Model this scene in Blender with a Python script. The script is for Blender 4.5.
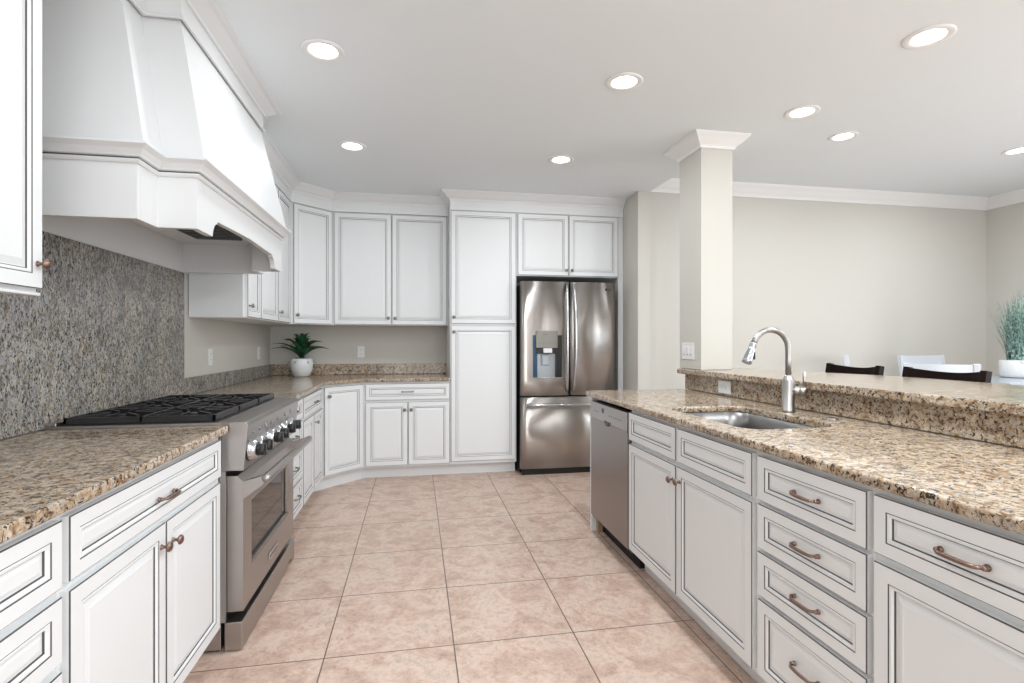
import bpy, bmesh, math, random
from mathutils import Matrix, Vector
random.seed(7)
PI = math.pi
for o in list(bpy.data.objects): bpy.data.objects.remove(o)
scene = bpy.context.scene
C = scene.collection

# ------------------------------------------------------------------ camera
YAW = 0.182
cam_d = bpy.data.cameras.new('camera'); cam = bpy.data.objects.new('camera', cam_d); C.objects.link(cam)
cam_d.sensor_width = 36.0; cam_d.lens = 36.0*523.3/1024.0; cam_d.shift_y = -0.5/1024
cam_d.clip_start = 0.05
cam.location = (0, 0, 1.246); cam.rotation_euler = (PI/2, 0, -YAW)
scene.camera = cam

# ------------------------------------------------------------------ world, exposure, window light
w = bpy.data.worlds.new('world'); scene.world = w; w.use_nodes = True
w.node_tree.nodes['Background'].inputs[0].default_value = (0.90, 0.95, 1.0, 1)
w.node_tree.nodes['Background'].inputs[1].default_value = 1.8
scene.view_settings.view_transform = 'Standard'; scene.view_settings.look = 'None'
scene.view_settings.gamma = 1.0; scene.view_settings.use_curve_mapping = False
scene.view_settings.exposure = 0.12
KW, DW, SW = 60, 50, 84        # daylight watts: added kitchen window, dining window, added side door
LP_HOOD, LP_FAR, LP_MID, LP_BAR, LP_DIN, LP_BACKL, LP_BACKR, LP_REST = 3.3, 5.4, 9.0, 0.8, 12.0, 2.8, 15.5, 18.0   # recessed lamps; the back and rest ones are added out of view
def area(name, loc, rot, sx, sy, power, color=(1, 1, 1)):
    l = bpy.data.lights.new(name, 'AREA'); l.shape = 'RECTANGLE'; l.size = sx; l.size_y = sy
    l.energy = power; l.color = color
    o = bpy.data.objects.new(name, l); C.objects.link(o); o.location = loc; o.rotation_euler = rot
    return o
# daylight standing outside the windows behind the camera, shining in (+Y)
area('daylight_added_window', (0.65, -3.05, 1.45), (PI/2, 0, 0), 3.1, 1.9, KW, (0.98, 0.99, 1.0))  # lamp outside an added window out of view, lighting the kitchen
area('daylight_dining_window', (4.55, -3.05, 1.25), (PI/2, 0, 0), 1.7, 2.2, DW, (0.92, 0.97, 1.0))
area('daylight_added_door', (6.50, 0.4, 1.2), (0, PI/2, 0), 2.2, 3.4, SW, (0.95, 0.985, 1.0))  # lamp outside the added side door, brightening hood front and dining area

# ------------------------------------------------------------------ materials
def nt(name):
    m = bpy.data.materials.new(name); m.use_nodes = True
    t = m.node_tree; return m, t, t.nodes['Principled BSDF']
def plain(name, col, rough=0.5, metal=0.0, spec=0.5, bump=0, bscale=200, coat=0):
    m, t, b = nt(name)
    b.inputs['Base Color'].default_value = (*col, 1); b.inputs['Roughness'].default_value = rough
    b.inputs['Metallic'].default_value = metal; b.inputs['Specular IOR Level'].default_value = spec
    b.inputs['Coat Weight'].default_value = coat
    tc = t.nodes.new('ShaderNodeTexCoord')
    n = t.nodes.new('ShaderNodeTexNoise'); n.inputs['Scale'].default_value = bscale; n.inputs['Detail'].default_value = 3
    t.links.new(tc.outputs['Object'], n.inputs['Vector'])
    if bump:
        bp = t.nodes.new('ShaderNodeBump'); bp.inputs['Strength'].default_value = bump; bp.inputs['Distance'].default_value = 0.002
        t.links.new(n.outputs['Fac'], bp.inputs['Height']); t.links.new(bp.outputs['Normal'], b.inputs['Normal'])
    return m
def ramp(t, pts, interp='LINEAR'):
    r = t.nodes.new('ShaderNodeValToRGB'); r.color_ramp.interpolation = interp
    e = r.color_ramp.elements
    while len(e) < len(pts): e.new(0.5)
    for i, (p, c) in enumerate(pts): e[i].position = p; e[i].color = (*c, 1)
    return r
def mix(t, fac, a, b_, mode='MIX'):
    mx = t.nodes.new('ShaderNodeMix'); mx.data_type = 'RGBA'; mx.blend_type = mode
    if isinstance(fac, (int, float)): mx.inputs[0].default_value = fac
    else: t.links.new(fac, mx.inputs[0])
    for s, v in ((6, a), (7, b_)):
        if isinstance(v, tuple): mx.inputs[s].default_value = (*v, 1)
        else: t.links.new(v, mx.inputs[s])
    return mx.outputs[2]
def noise(t, vec, scale, detail=4, rough=0.5, dist=0):
    n = t.nodes.new('ShaderNodeTexNoise'); n.inputs['Scale'].default_value = scale
    n.inputs['Detail'].default_value = detail; n.inputs['Roughness'].default_value = rough; n.inputs['Distortion'].default_value = dist
    t.links.new(vec, n.inputs['Vector']); return n
def granite(name, lo, mid, hi, dark, rust, cool, rough=0.12, amt_dark=0.5, stretch=False):
    m, t, b = nt(name)
    tc = t.nodes.new('ShaderNodeTexCoord').outputs['Object']
    if stretch:
        mp = t.nodes.new('ShaderNodeMapping'); mp.inputs['Rotation'].default_value = (0.35, 0, 0); mp.inputs['Scale'].default_value = (1.4, 1.6, 0.8)
        t.links.new(tc, mp.inputs['Vector']); tc = mp.outputs[0]
    n1 = noise(t, tc, 34, 5, 0.62, 0.6)
    base = ramp(t, [(0.30, lo), (0.45, mid), (0.60, hi), (0.72, mid)]); t.links.new(n1.outputs['Fac'], base.inputs[0])
    n2 = noise(t, tc, 85, 4, 0.65, 0.9)                      # black flecks
    r2 = ramp(t, [(0.565-0.06*amt_dark, (0, 0, 0)), (0.63-0.06*amt_dark, (1, 1, 1))]); t.links.new(n2.outputs['Fac'], r2.inputs[0])
    n3 = noise(t, tc, 26, 4, 0.6, 1.0)                       # rust blotches
    r3 = ramp(t, [(0.54, (0, 0, 0)), (0.66, (1, 1, 1))]); t.links.new(n3.outputs['Fac'], r3.inputs[0])
    n4 = noise(t, tc, 60, 3, 0.6, 0.3)                       # grey quartz
    r4 = ramp(t, [(0.55, (0, 0, 0)), (0.62, (1, 1, 1))]); t.links.new(n4.outputs['Fac'], r4.inputs[0])
    n5 = noise(t, tc, 4.0, 4, 0.6, 0.8)
    r5 = ramp(t, [(0.35, (0.70, 0.72, 0.76) if stretch else (0.80, 0.79, 0.78)), (0.65, (1.0, 0.98, 0.93) if stretch else (1.0, 1.0, 1.0))]); t.links.new(n5.outputs['Fac'], r5.inputs[0])
    c = mix(t, r3.outputs[0], base.outputs[0], rust)
    c = mix(t, r4.outputs[0], c, cool)
    c = mix(t, r2.outputs[0], c, dark)
    c = mix(t, 1.0, c, r5.outputs[0], 'MULTIPLY')
    t.links.new(c, b.inputs['Base Color']); b.inputs['Roughness'].default_value = rough
    b.inputs['Specular IOR Level'].default_value = 0.38
    return m
def steel(name, col, rough=0.25, axis='z', wav=0.0, wscale=3.0, aniso=0.0, var=1.0):
    m, t, b = nt(name)
    tc = t.nodes.new('ShaderNodeTexCoord').outputs['Object']
    mp = t.nodes.new('ShaderNodeMapping'); t.links.new(tc, mp.inputs['Vector'])
    mp.inputs['Scale'].default_value = {'z': (180, 180, 1.5), 'x': (1.5, 180, 180), 'y': (180, 1.5, 180)}[axis]
    n = noise(t, mp.outputs[0], 3, 3)
    rr = ramp(t, [(0.3, (rough*(1-0.2*var),)*3), (0.7, (rough*(1+0.25*var),)*3)]); t.links.new(n.outputs['Fac'], rr.inputs[0])
    t.links.new(rr.outputs[0], b.inputs['Roughness'])
    b.inputs['Base Color'].default_value = (*col, 1); b.inputs['Metallic'].default_value = 1
    if aniso:
        b.inputs['Anisotropic'].default_value = aniso
        tg = t.nodes.new('ShaderNodeTangent'); tg.direction_type = 'RADIAL'; tg.axis = 'Z'; t.links.new(tg.outputs[0], b.inputs['Tangent']); b.inputs['Anisotropic Rotation'].default_value = 0.25
    if wav:
        m2 = t.nodes.new('ShaderNodeMapping'); t.links.new(tc, m2.inputs['Vector']); m2.inputs['Scale'].default_value = (wscale*3, wscale*3, wscale*0.35)
        n2 = noise(t, m2.outputs[0], 1.0, 1)
        bp = t.nodes.new('ShaderNodeBump'); bp.inputs['Strength'].default_value = wav; bp.inputs['Distance'].default_value = 0.02
        t.links.new(n2.outputs['Fac'], bp.inputs['Height']); t.links.new(bp.outputs['Normal'], b.inputs['Normal'])
    return m
def emis(name, col, s):
    m = bpy.data.materials.new(name); m.use_nodes = True; t = m.node_tree
    t.nodes.remove(t.nodes['Principled BSDF']); e = t.nodes.new('ShaderNodeEmission')
    e.inputs[0].default_value = (*col, 1); e.inputs[1].default_value = s
    t.links.new(e.outputs[0], t.nodes['Material Output'].inputs[0]); return m
TILE = 0.508
def tiles():
    m, t, b = nt('floor_tile')
    tc = t.nodes.new('ShaderNodeTexCoord').outputs['Object']
    mp = t.nodes.new('ShaderNodeMapping'); mp.inputs['Location'].default_value = (0.354+TILE*10, -4.693+TILE*20, 0)
    t.links.new(tc, mp.inputs['Vector'])
    br = t.nodes.new('ShaderNodeTexBrick'); br.offset = 0; br.squash = 1
    br.inputs['Scale'].default_value = 1; br.inputs['Brick Width'].default_value = TILE; br.inputs['Row Height'].default_value = TILE
    br.inputs['Mortar Size'].default_value = 0.0028; br.inputs['Mortar Smooth'].default_value = 0.1; br.inputs['Bias'].default_value = 0
    br.inputs['Color1'].default_value = (0.0, 0, 0, 1); br.inputs['Color2'].default_value = (1, 1, 1, 1); br.inputs['Mortar'].default_value = (0.5, 0.5, 0.5, 1)
    t.links.new(mp.outputs[0], br.inputs['Vector'])
    # shift the mottling per tile
    vm = t.nodes.new('ShaderNodeVectorMath'); vm.operation = 'ADD'; t.links.new(tc, vm.inputs[0])
    sc = t.nodes.new('ShaderNodeVectorMath'); sc.operation = 'SCALE'; sc.inputs['Scale'].default_value = 7.0
    t.links.new(br.outputs['Color'], sc.inputs[0]); t.links.new(sc.outputs[0], vm.inputs[1])
    n1 = noise(t, vm.outputs[0], 7.5, 8, 0.68, 0.5)
    r1 = ramp(t, [(0.28, FLOOR_C[0]), (0.45, FLOOR_C[1]), (0.56, FLOOR_C[2]), (0.70, FLOOR_C[3])])
    t.links.new(n1.outputs['Fac'], r1.inputs[0])
    n2 = noise(t, vm.outputs[0], 38, 6, 0.75, 0.8)
    r2 = ramp(t, [(0.38, (0.66, 0.62, 0.58)), (0.52, (1.0, 1.0, 1.0))]); t.links.new(n2.outputs['Fac'], r2.inputs[0])
    c = mix(t, 0.55, r1.outputs[0], r2.outputs[0], 'MULTIPLY')
    c = mix(t, br.outputs['Fac'], c, (0.16, 0.115, 0.095))
    t.links.new(c, b.inputs['Base Color']); b.inputs['Roughness'].default_value = 0.38
    bp = t.nodes.new('ShaderNodeBump'); bp.inputs['Strength'].default_value = 0.3; bp.inputs['Distance'].default_value = 0.002; bp.invert = True
    t.links.new(br.outputs['Fac'], bp.inputs['Height']); t.links.new(bp.outputs['Normal'], b.inputs['Normal'])
    return m
FLOOR_C = [(0.44, 0.315, 0.255), (0.58, 0.415, 0.335), (0.68, 0.53, 0.44), (0.53, 0.43, 0.36)]

M = {}
M['white'] = plain('white_cabinet_paint', (0.775, 0.79, 0.80), 0.42)
M['glaze'] = plain('grey_glaze', (0.075, 0.07, 0.07), 0.6)
M['hood'] = plain('white_hood_paint', (0.73, 0.74, 0.745), 0.45)
M['trim'] = plain('white_trim_paint', (0.84, 0.84, 0.835), 0.45)
M['ceil'] = plain('ceiling_paint', (0.80, 0.845, 0.875), 0.95, 0, 0.1, 0.25, 60)
M['wall'] = plain('greige_wall_paint', (0.60, 0.58, 0.535), 0.9, 0, 0.2, 0.06, 300)
M['gr'] = granite('gold_granite', (0.21, 0.135, 0.078), (0.47, 0.345, 0.225), (0.65, 0.555, 0.44), (0.032, 0.026, 0.025), (0.22, 0.115, 0.055), (0.46, 0.42, 0.38), 0.14, 0.6)
M['gg'] = granite('cool_cast_granite', (0.17, 0.155, 0.14), (0.34, 0.31, 0.27), (0.54, 0.51, 0.46), (0.03, 0.03, 0.034), (0.26, 0.19, 0.13), (0.36, 0.39, 0.43), 0.22, 0.8, True)  # same stone as the gold granite, its cooler light cast put into the colours
M['floor'] = tiles()
M['steel'] = steel('brushed_steel', (0.43, 0.405, 0.39), 0.33, 'y', var=0.5)
M['steelz'] = steel('fridge_steel', (0.50, 0.465, 0.435), 0.30, 'x', 0.12, 2.0, 1.0, 0.4)
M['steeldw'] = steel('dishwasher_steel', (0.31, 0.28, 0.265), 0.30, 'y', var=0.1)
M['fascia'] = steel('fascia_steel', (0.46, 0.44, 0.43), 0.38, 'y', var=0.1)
M['nickel'] = steel('brushed_nickel', (0.40, 0.38, 0.365), 0.30, 'z')
M['chrome'] = plain('chrome', (0.55, 0.56, 0.58), 0.16, 1)
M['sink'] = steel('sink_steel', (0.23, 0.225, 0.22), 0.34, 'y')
M['pewter'] = plain('pewter', (0.26, 0.245, 0.235), 0.32, 0.9)
M['bronze'] = plain('antique_bronze', (0.24, 0.16, 0.13), 0.30, 0.9)
M['black'] = plain('black_enamel', (0.012, 0.012, 0.013), 0.3)
M['iron'] = plain('cast_iron', (0.018, 0.018, 0.020), 0.26, 0, 0.5, 0.3, 300)
M['rubber'] = plain('black_gap', (0.006, 0.006, 0.006), 0.7)
M['glass'] = plain('oven_glass', (0.012, 0.009, 0.008), 0.04, 0, 0.9)
M['plate'] = plain('white_plastic', (0.80, 0.80, 0.80), 0.3)
M['slot'] = plain('grey_slot', (0.12, 0.12, 0.12), 0.5)
M['pot'] = plain('white_ceramic', (0.78, 0.79, 0.80), 0.25, 0, 0.5, 0.8, 60)
M['soil'] = plain('dark_soil', (0.03, 0.022, 0.018), 0.9)
M['leafd'] = plain('dark_leaf', (0.010, 0.035, 0.018), 0.35)
M['darkwood'] = plain('espresso_wood', (0.012, 0.006, 0.006), 0.5, 0, 0.12)
M['whitewood'] = plain('white_painted_wood', (0.66, 0.69, 0.74), 0.4)
M['tabletop'] = plain('pale_grey_tabletop', (0.42, 0.46, 0.52), 0.15)
M['filter'] = plain('dark_filter', (0.09, 0.09, 0.095), 0.45, 0.7)
M['grey'] = plain('grey_panel', (0.24, 0.23, 0.205), 0.35, 0.4)
M['disp'] = plain('dispenser_grey', (0.42, 0.45, 0.48), 0.3, 0.5)
M['dispb'] = plain('dispenser_blue', (0.03, 0.08, 0.14), 0.2, 0.3)
M['wood'] = plain('raw_wood', (0.40, 0.27, 0.15), 0.6)
M['icon'] = plain('blue_grey_indicator', (0.30, 0.36, 0.42), 0.15, 0.8)
M['lens'] = emis('lamp_lens', (1, 0.99, 0.97), 9)
def grassmat():
    m, t, b = nt('blue_green_grass')
    tc = t.nodes.new('ShaderNodeTexCoord').outputs['Object']
    n = noise(t, tc, 45, 2)
    r = ramp(t, [(0.35, (0.06, 0.05, 0.035)), (0.48, (0.16, 0.30, 0.25)), (0.62, (0.45, 0.64, 0.58))]); t.links.new(n.outputs['Fac'], r.inputs[0])
    t.links.new(r.outputs[0], b.inputs['Base Color']); b.inputs['Roughness'].default_value = 0.5; return m
M['grass'] = grassmat()
def leafmat():
    m, t, b = nt('succulent_leaf')
    tc = t.nodes.new('ShaderNodeTexCoord').outputs['Object']
    n = noise(t, tc, 14, 2)
    r = ramp(t, [(0.40, (0.008, 0.022, 0.014)), (0.62, (0.02, 0.13, 0.045))]); t.links.new(n.outputs['Fac'], r.inputs[0])
    t.links.new(r.outputs[0], b.inputs['Base Color']); b.inputs['Roughness'].default_value = 0.38; return m
M['leaf'] = leafmat()
def paneglass():
    m = bpy.data.materials.new('window_glass'); m.use_nodes = True; t = m.node_tree
    t.nodes.remove(t.nodes['Principled BSDF'])
    a = t.nodes.new('ShaderNodeBsdfTransparent'); g = t.nodes.new('ShaderNodeBsdfGlossy'); g.inputs['Roughness'].default_value = 0.02
    x = t.nodes.new('ShaderNodeMixShader'); x.inputs[0].default_value = 0.06
    t.links.new(a.outputs[0], x.inputs[1]); t.links.new(g.outputs[0], x.inputs[2]); t.links.new(x.outputs[0], t.nodes['Material Output'].inputs[0]); return m
M['pane'] = paneglass()
def sheer():
    m = bpy.data.materials.new('sheer_curtain'); m.use_nodes = True; t = m.node_tree
    t.nodes.remove(t.nodes['Principled BSDF'])
    a = t.nodes.new('ShaderNodeBsdfTransparent'); a.inputs[0].default_value = (0.85, 0.93, 1, 1)
    g = t.nodes.new('ShaderNodeBsdfTranslucent'); g.inputs[0].default_value = (0.7, 0.82, 0.92, 1)
    x = t.nodes.new('ShaderNodeMixShader'); x.inputs[0].default_value = 0.55
    t.links.new(a.outputs[0], x.inputs[1]); t.links.new(g.outputs[0], x.inputs[2]); t.links.new(x.outputs[0], t.nodes['Material Output'].inputs[0]); return m
M['sheer'] = sheer()

# ------------------------------------------------------------------ mesh helpers
def box(bm, x0, x1, y0, y1, z0, z1, bev=0, seg=2, mi=0):
    vs = [bm.verts.new(p) for p in ((x0, y0, z0), (x1, y0, z0), (x1, y1, z0), (x0, y1, z0), (x0, y0, z1), (x1, y0, z1), (x1, y1, z1), (x0, y1, z1))]
    fs = [bm.faces.new([vs[i] for i in q]) for q in ((0, 3, 2, 1), (4, 5, 6, 7), (0, 1, 5, 4), (1, 2, 6, 5), (2, 3, 7, 6), (3, 0, 4, 7))]
    for f in fs: f.material_index = mi
    if bev:
        es = list({e for f in fs for e in f.edges})
        r = bmesh.ops.bevel(bm, geom=es, offset=bev, segments=seg, affect='EDGES', profile=0.5, material=-1)
    return vs
def prism(bm, poly, a0, a1, plane='xy', mi=0):
    def P(u, v, a): return {'xy': (u, v, a), 'yz': (a, u, v), 'xz': (u, a, v)}[plane]
    lo = [bm.verts.new(P(u, v, a0)) for u, v in poly]; hi = [bm.verts.new(P(u, v, a1)) for u, v in poly]
    n = len(poly); fs = [bm.faces.new(lo[::-1]), bm.faces.new(hi)]
    for i in range(n): fs.append(bm.faces.new((lo[i], lo[(i+1) % n], hi[(i+1) % n], hi[i])))
    for f in fs: f.material_index = mi
    bmesh.ops.recalc_face_normals(bm, faces=fs); return fs
def prism_holes(bm, outer, holes, z0, z1):
    es = []; loops = []
    for L in [outer]+holes:
        vs = [bm.verts.new((x, y, z1)) for x, y in L]; loops.append(vs)
        for i in range(len(vs)): es.append(bm.edges.new((vs[i], vs[(i+1) % len(vs)])))
    r = bmesh.ops.triangle_fill(bm, use_beauty=True, use_dissolve=False, edges=es)
    top = [f for f in r['geom'] if isinstance(f, bmesh.types.BMFace)]
    low = {}
    for L in loops:
        for v in L: low[v] = bm.verts.new((v.co.x, v.co.y, z0))
    for f in top: bm.faces.new([low[v] for v in reversed(f.verts)])
    for L in loops:
        for i in range(len(L)): bm.faces.new((L[i], L[(i+1) % len(L)], low[L[(i+1) % len(L)]], low[L[i]]))
    bmesh.ops.recalc_face_normals(bm, faces=bm.faces[:])
def lathe(bm, prof, c=(0, 0, 0), axis='z', n=24, mi=0, cap=True):
    rings = []
    for r, h in prof:
        ring = []
        for k in range(n):
            a = 2*PI*k/n; u, v = r*math.cos(a), r*math.sin(a)
            p = {'z': (u, v, h), 'x': (h, u, v), 'y': (v, h, u), '-x': (-h, u, v), '-y': (v, -h, u)}[axis]
            ring.append(bm.verts.new((c[0]+p[0], c[1]+p[1], c[2]+p[2])))
        rings.append(ring)
    fs = []
    for a, b in zip(rings, rings[1:]):
        for k in range(n): fs.append(bm.faces.new((a[k], a[(k+1) % n], b[(k+1) % n], b[k])))
    if cap: fs.append(bm.faces.new(rings[0][::-1])); fs.append(bm.faces.new(rings[-1]))
    for f in fs: f.material_index = mi; f.smooth = True
    bmesh.ops.recalc_face_normals(bm, faces=fs); return fs
def tube(bm, pts, rad, n=12, mi=0, flat=1.0):
    pts = [Vector(p) for p in pts]; rings = []
    if not isinstance(rad, (list, tuple)): rad = [rad]*len(pts)
    up = None
    for i, p in enumerate(pts):
        d = (pts[min(i+1, len(pts)-1)]-pts[max(i-1, 0)]).normalized()
        if up is None:
            up = Vector((0, 0, 1)) if abs(d.z) < 0.9 else Vector((0, 1, 0))
        s = d.cross(up).normalized(); up = s.cross(d).normalized()
        rings.append([bm.verts.new(p+s*rad[i]*math.cos(2*PI*k/n)+up*rad[i]*flat*math.sin(2*PI*k/n)) for k in range(n)])
    fs = []
    for a, b in zip(rings, rings[1:]):
        for k in range(n): fs.append(bm.faces.new((a[k], a[(k+1) % n], b[(k+1) % n], b[k])))
    fs.append(bm.faces.new(rings[0][::-1])); fs.append(bm.faces.new(rings[-1]))
    for f in fs: f.material_index = mi; f.smooth = True
    bmesh.ops.recalc_face_normals(bm, faces=fs)
def sweep(bm, path, prof, z0, side=1, closed=False):
    """profile (out, z) swept along xy path with mitred corners; out is to the left of travel when side=1"""
    n = len(path); rows = []
    for i in range(n):
        p = Vector(path[i])
        ns = []
        if closed or i > 0:
            d = (p-Vector(path[i-1])).normalized(); ns.append(Vector((-d.y, d.x))*side)
        if closed or i < n-1:
            d = (Vector(path[(i+1) % n])-p).normalized(); ns.append(Vector((-d.y, d.x))*side)
        if len(ns) == 2:
            m_ = (ns[0]+ns[1]).normalized(); m_ = m_/max(0.2, m_.dot(ns[0]))
        else: m_ = ns[0]
        rows.append([bm.verts.new((p.x+m_.x*o, p.y+m_.y*o, z0+z)) for o, z in prof])
    fs = []; k = len(prof)
    for i in range(n if closed else n-1):
        a, b = rows[i], rows[(i+1) % n]
        for j in range(k): fs.append(bm.faces.new((a[j], a[(j+1) % k], b[(j+1) % k], b[j])))
    if not closed: fs.append(bm.faces.new(rows[0][::-1])); fs.append(bm.faces.new(rows[-1]))
    bmesh.ops.recalc_face_normals(bm, faces=fs)
def ball(bm, c, r, n=12, sz=1.0):
    prof = [(max(0.0004, r*math.sin(PI*i/n)), -r*sz*math.cos(PI*i/n)) for i in range(n+1)]
    lathe(bm, prof, c, 'z', 16)

ROOT = {}
def thing(name, label, cat, loc=(0, 0, 0), rz=0, group=None):
    o = bpy.data.objects.new(name, None); C.objects.link(o); o.empty_display_size = 0.1
    o.location = loc; o.rotation_euler = (0, 0, rz); o['label'] = label; o['category'] = cat
    if group: o['group'] = group
    ROOT[o.name] = Matrix.Translation(loc) @ Matrix.Rotation(rz, 4, 'Z'); return o
def obj(name, bm, mats, parent=None, world=False, origin=None, label=None, bevel=0, smooth_angle=None):
    """world=True: the mesh was written in world coordinates"""
    r = parent
    while r is not None and r.parent is not None: r = r.parent
    if world and r is not None: bm.transform(ROOT[r.name].inverted())
    if parent is None and origin is None:
        cs = [v.co for v in bm.verts]
        origin = Vector(((min(c.x for c in cs)+max(c.x for c in cs))/2, (min(c.y for c in cs)+max(c.y for c in cs))/2, min(c.z for c in cs)))
    if parent is None: bm.transform(Matrix.Translation(-Vector(origin)))
    me = bpy.data.meshes.new(name); bm.to_mesh(me); bm.free()
    for m in (mats if isinstance(mats, (list, tuple)) else [mats]): me.materials.append(M[m] if isinstance(m, str) else m)
    o = bpy.data.objects.new(name, me); C.objects.link(o)
    if parent is None: o.location = origin
    else: o.parent = parent
    if label: o['label'] = label
    if bevel:
        b = o.modifiers.new('bevel', 'BEVEL'); b.width = bevel; b.segments = 3; b.limit_method = 'ANGLE'; b.angle_limit = math.radians(40)
    return o
def tag(o, label, cat, group=None):
    o['label'] = label; o['category'] = cat
    if group: o['group'] = group
    return o
def struct(name, bm, m, bevel=0, zero=False):
    o = obj(name, bm, m, None, origin=(0, 0, 0) if zero else None, bevel=bevel); o['kind'] = 'structure'; return o
def nb(): return bmesh.new()
def copy_tree(o, parent=None):
    c = o.copy(); C.objects.link(c); c.parent = parent
    for ch in list(o.children): copy_tree(ch, c)
    return c

# ------------------------------------------------------------------ room shell
WX, BY, RX, DY, RY = -1.40, 5.46, 5.97, 4.56, -2.6     # left wall, back wall, right wall, dining wall, rear wall
KC, DC = 2.62, 2.75                                     # kitchen / dining ceiling height
b = nb(); box(b, WX-0.2, RX+0.2, RY-0.2, BY+0.2, -0.1, 0.0); struct('floor', b, 'floor', zero=True)
b = nb()
prism(b, [(WX-0.2, RY-0.1), (2.50, RY-0.1), (2.50, 2.90), (2.12, 4.05), (2.12, 4.62), (2.3, 4.62), (2.3, BY+0.2), (WX-0.2, BY+0.2)], KC, KC+0.3)
struct('ceiling', b, 'ceil', zero=True)
b = nb(); box(b, 2.0, RX+0.2, RY-0.1, DY+0.2, DC, DC+0.2); struct('ceiling_dining', b, 'ceil', zero=True)
b = nb(); box(b, WX-0.15, WX, RY-0.1, BY+0.15, 0, KC); struct('wall_left', b, 'wall')
b = nb(); box(b, WX, 2.0, BY, BY+0.15, 0, KC); struct('wall_back', b, 'wall')
b = nb(); box(b, 2.0, 2.12, 4.50, BY+0.15, 0, KC); struct('wall_fridge_side', b, 'wall')
b = nb(); box(b, 2.12, RX, DY, DY+0.15, 0, DC); struct('wall_dining', b, 'wall')
b = nb(); box(b, RX, RX+0.15, RY-0.1, -1.30, 0, DC); box(b, RX, RX+0.15, 2.10, DY+0.15, 0, DC); box(b, RX, RX+0.15, -1.30, 2.10, 2.35, DC); struct('wall_right', b, 'wall')
b = nb()
for q in (-1.30, -0.20, 0.95, 2.04): box(b, RX+0.04, RX+0.10, q, q+0.06, 0.0, 2.35)
for q in ((0.0, 0.06), (2.29, 2.35)): box(b, RX+0.04, RX+0.10, -1.24, 2.04, q[0], q[1])
sdr = struct('added_side_door', b, 'trim')  # sliding side door added out of view to let in more light
b = nb(); box(b, RX+0.068, RX+0.072, -1.29, 2.09, 0.01, 2.34); b.transform(Matrix.Translation(-sdr.location)); g = bpy.data.meshes.new('pane'); b.to_mesh(g); b.free(); g.materials.append(M['pane'])
go = bpy.data.objects.new('pane', g); C.objects.link(go); go.parent = sdr
# rear wall behind the camera with its openings; the wide kitchen window is an unseen addition
b = nb()
ops = [(-0.90, 2.20, 0.5, 2.4), (2.62, 2.74, 0.1, 2.3), (3.95, 5.15, 0.05, 2.35)]
x = WX
for (a, c, z0, z1) in ops:
    box(b, x, a, RY-0.12, RY, 0, DC); box(b, a, c, RY-0.12, RY, 0, z0); box(b, a, c, RY-0.12, RY, z1, DC); x = c
box(b, x, RX, RY-0.12, RY, 0, DC)
struct('wall_rear', b, 'wall')
for i, (a, c, z0, z1) in enumerate(ops):
    b = nb()
    for q in ((a, a+0.05, z0, z1), (c-0.05, c, z0, z1), (a+0.05, c-0.05, z0, z0+0.05), (a+0.05, c-0.05, z1-0.05, z1)):
        if c-a > 0.2: box(b, q[0], q[1], RY-0.10, RY-0.04, q[2], q[3])
    if c-a > 2:
        for q in (0.12, 1.17): box(b, q, q+0.05, RY-0.10, RY-0.04, z0+0.05, z1-0.05)
    if c-a <= 0.2: box(b, a, a+0.012, RY-0.10, RY-0.04, z0, z1); box(b, c-0.012, c, RY-0.10, RY-0.04, z0, z1)
    f = struct('window_%d' % (i+1), b, 'trim')
    b = nb(); box(b, a+0.01, c-0.01, RY-0.072, RY-0.068, z0+0.01, z1-0.01)
    bm_o = f.location; b.transform(Matrix.Translation(-bm_o)); g = bpy.data.meshes.new('pane'); b.to_mesh(g); b.free(); g.materials.append(M['pane'])
    go = bpy.data.objects.new('pane', g); C.objects.link(go); go.parent = f

# crown mouldings (structure trim)
CR = [(0, -0.115), (0.010, -0.115), (0.014, -0.100), (0.022, -0.088), (0.040, -0.070), (0.062, -0.040), (0.074, -0.026), (0.080, -0.018), (0.085, 0.0), (0, 0)]
def crown(name, path, z, side, s=1.0, m='trim', closed=False, h=1.0, parent=None):
    b = nb(); sweep(b, path, [(o_*s, q*h) for o_, q in CR], z, side, closed)
    if parent is not None: return obj(name, b, m, parent, world=True)
    return struct(name, b, m)
crown('trim_dining', [(2.12, DY), (RX, DY), (RX, RY)], DC, -1)
# cabinet-top frieze and crown, following the upper cabinets round the corner
CC = [(0, -0.080), (0.007, -0.080), (0.012, -0.068), (0.012, -0.064), (0.018, -0.060), (0.034, -0.050), (0.060, -0.026), (0.070, -0.020), (0.070, -0.016), (0.080, -0.013), (0.086, 0), (0, 0)]

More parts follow.
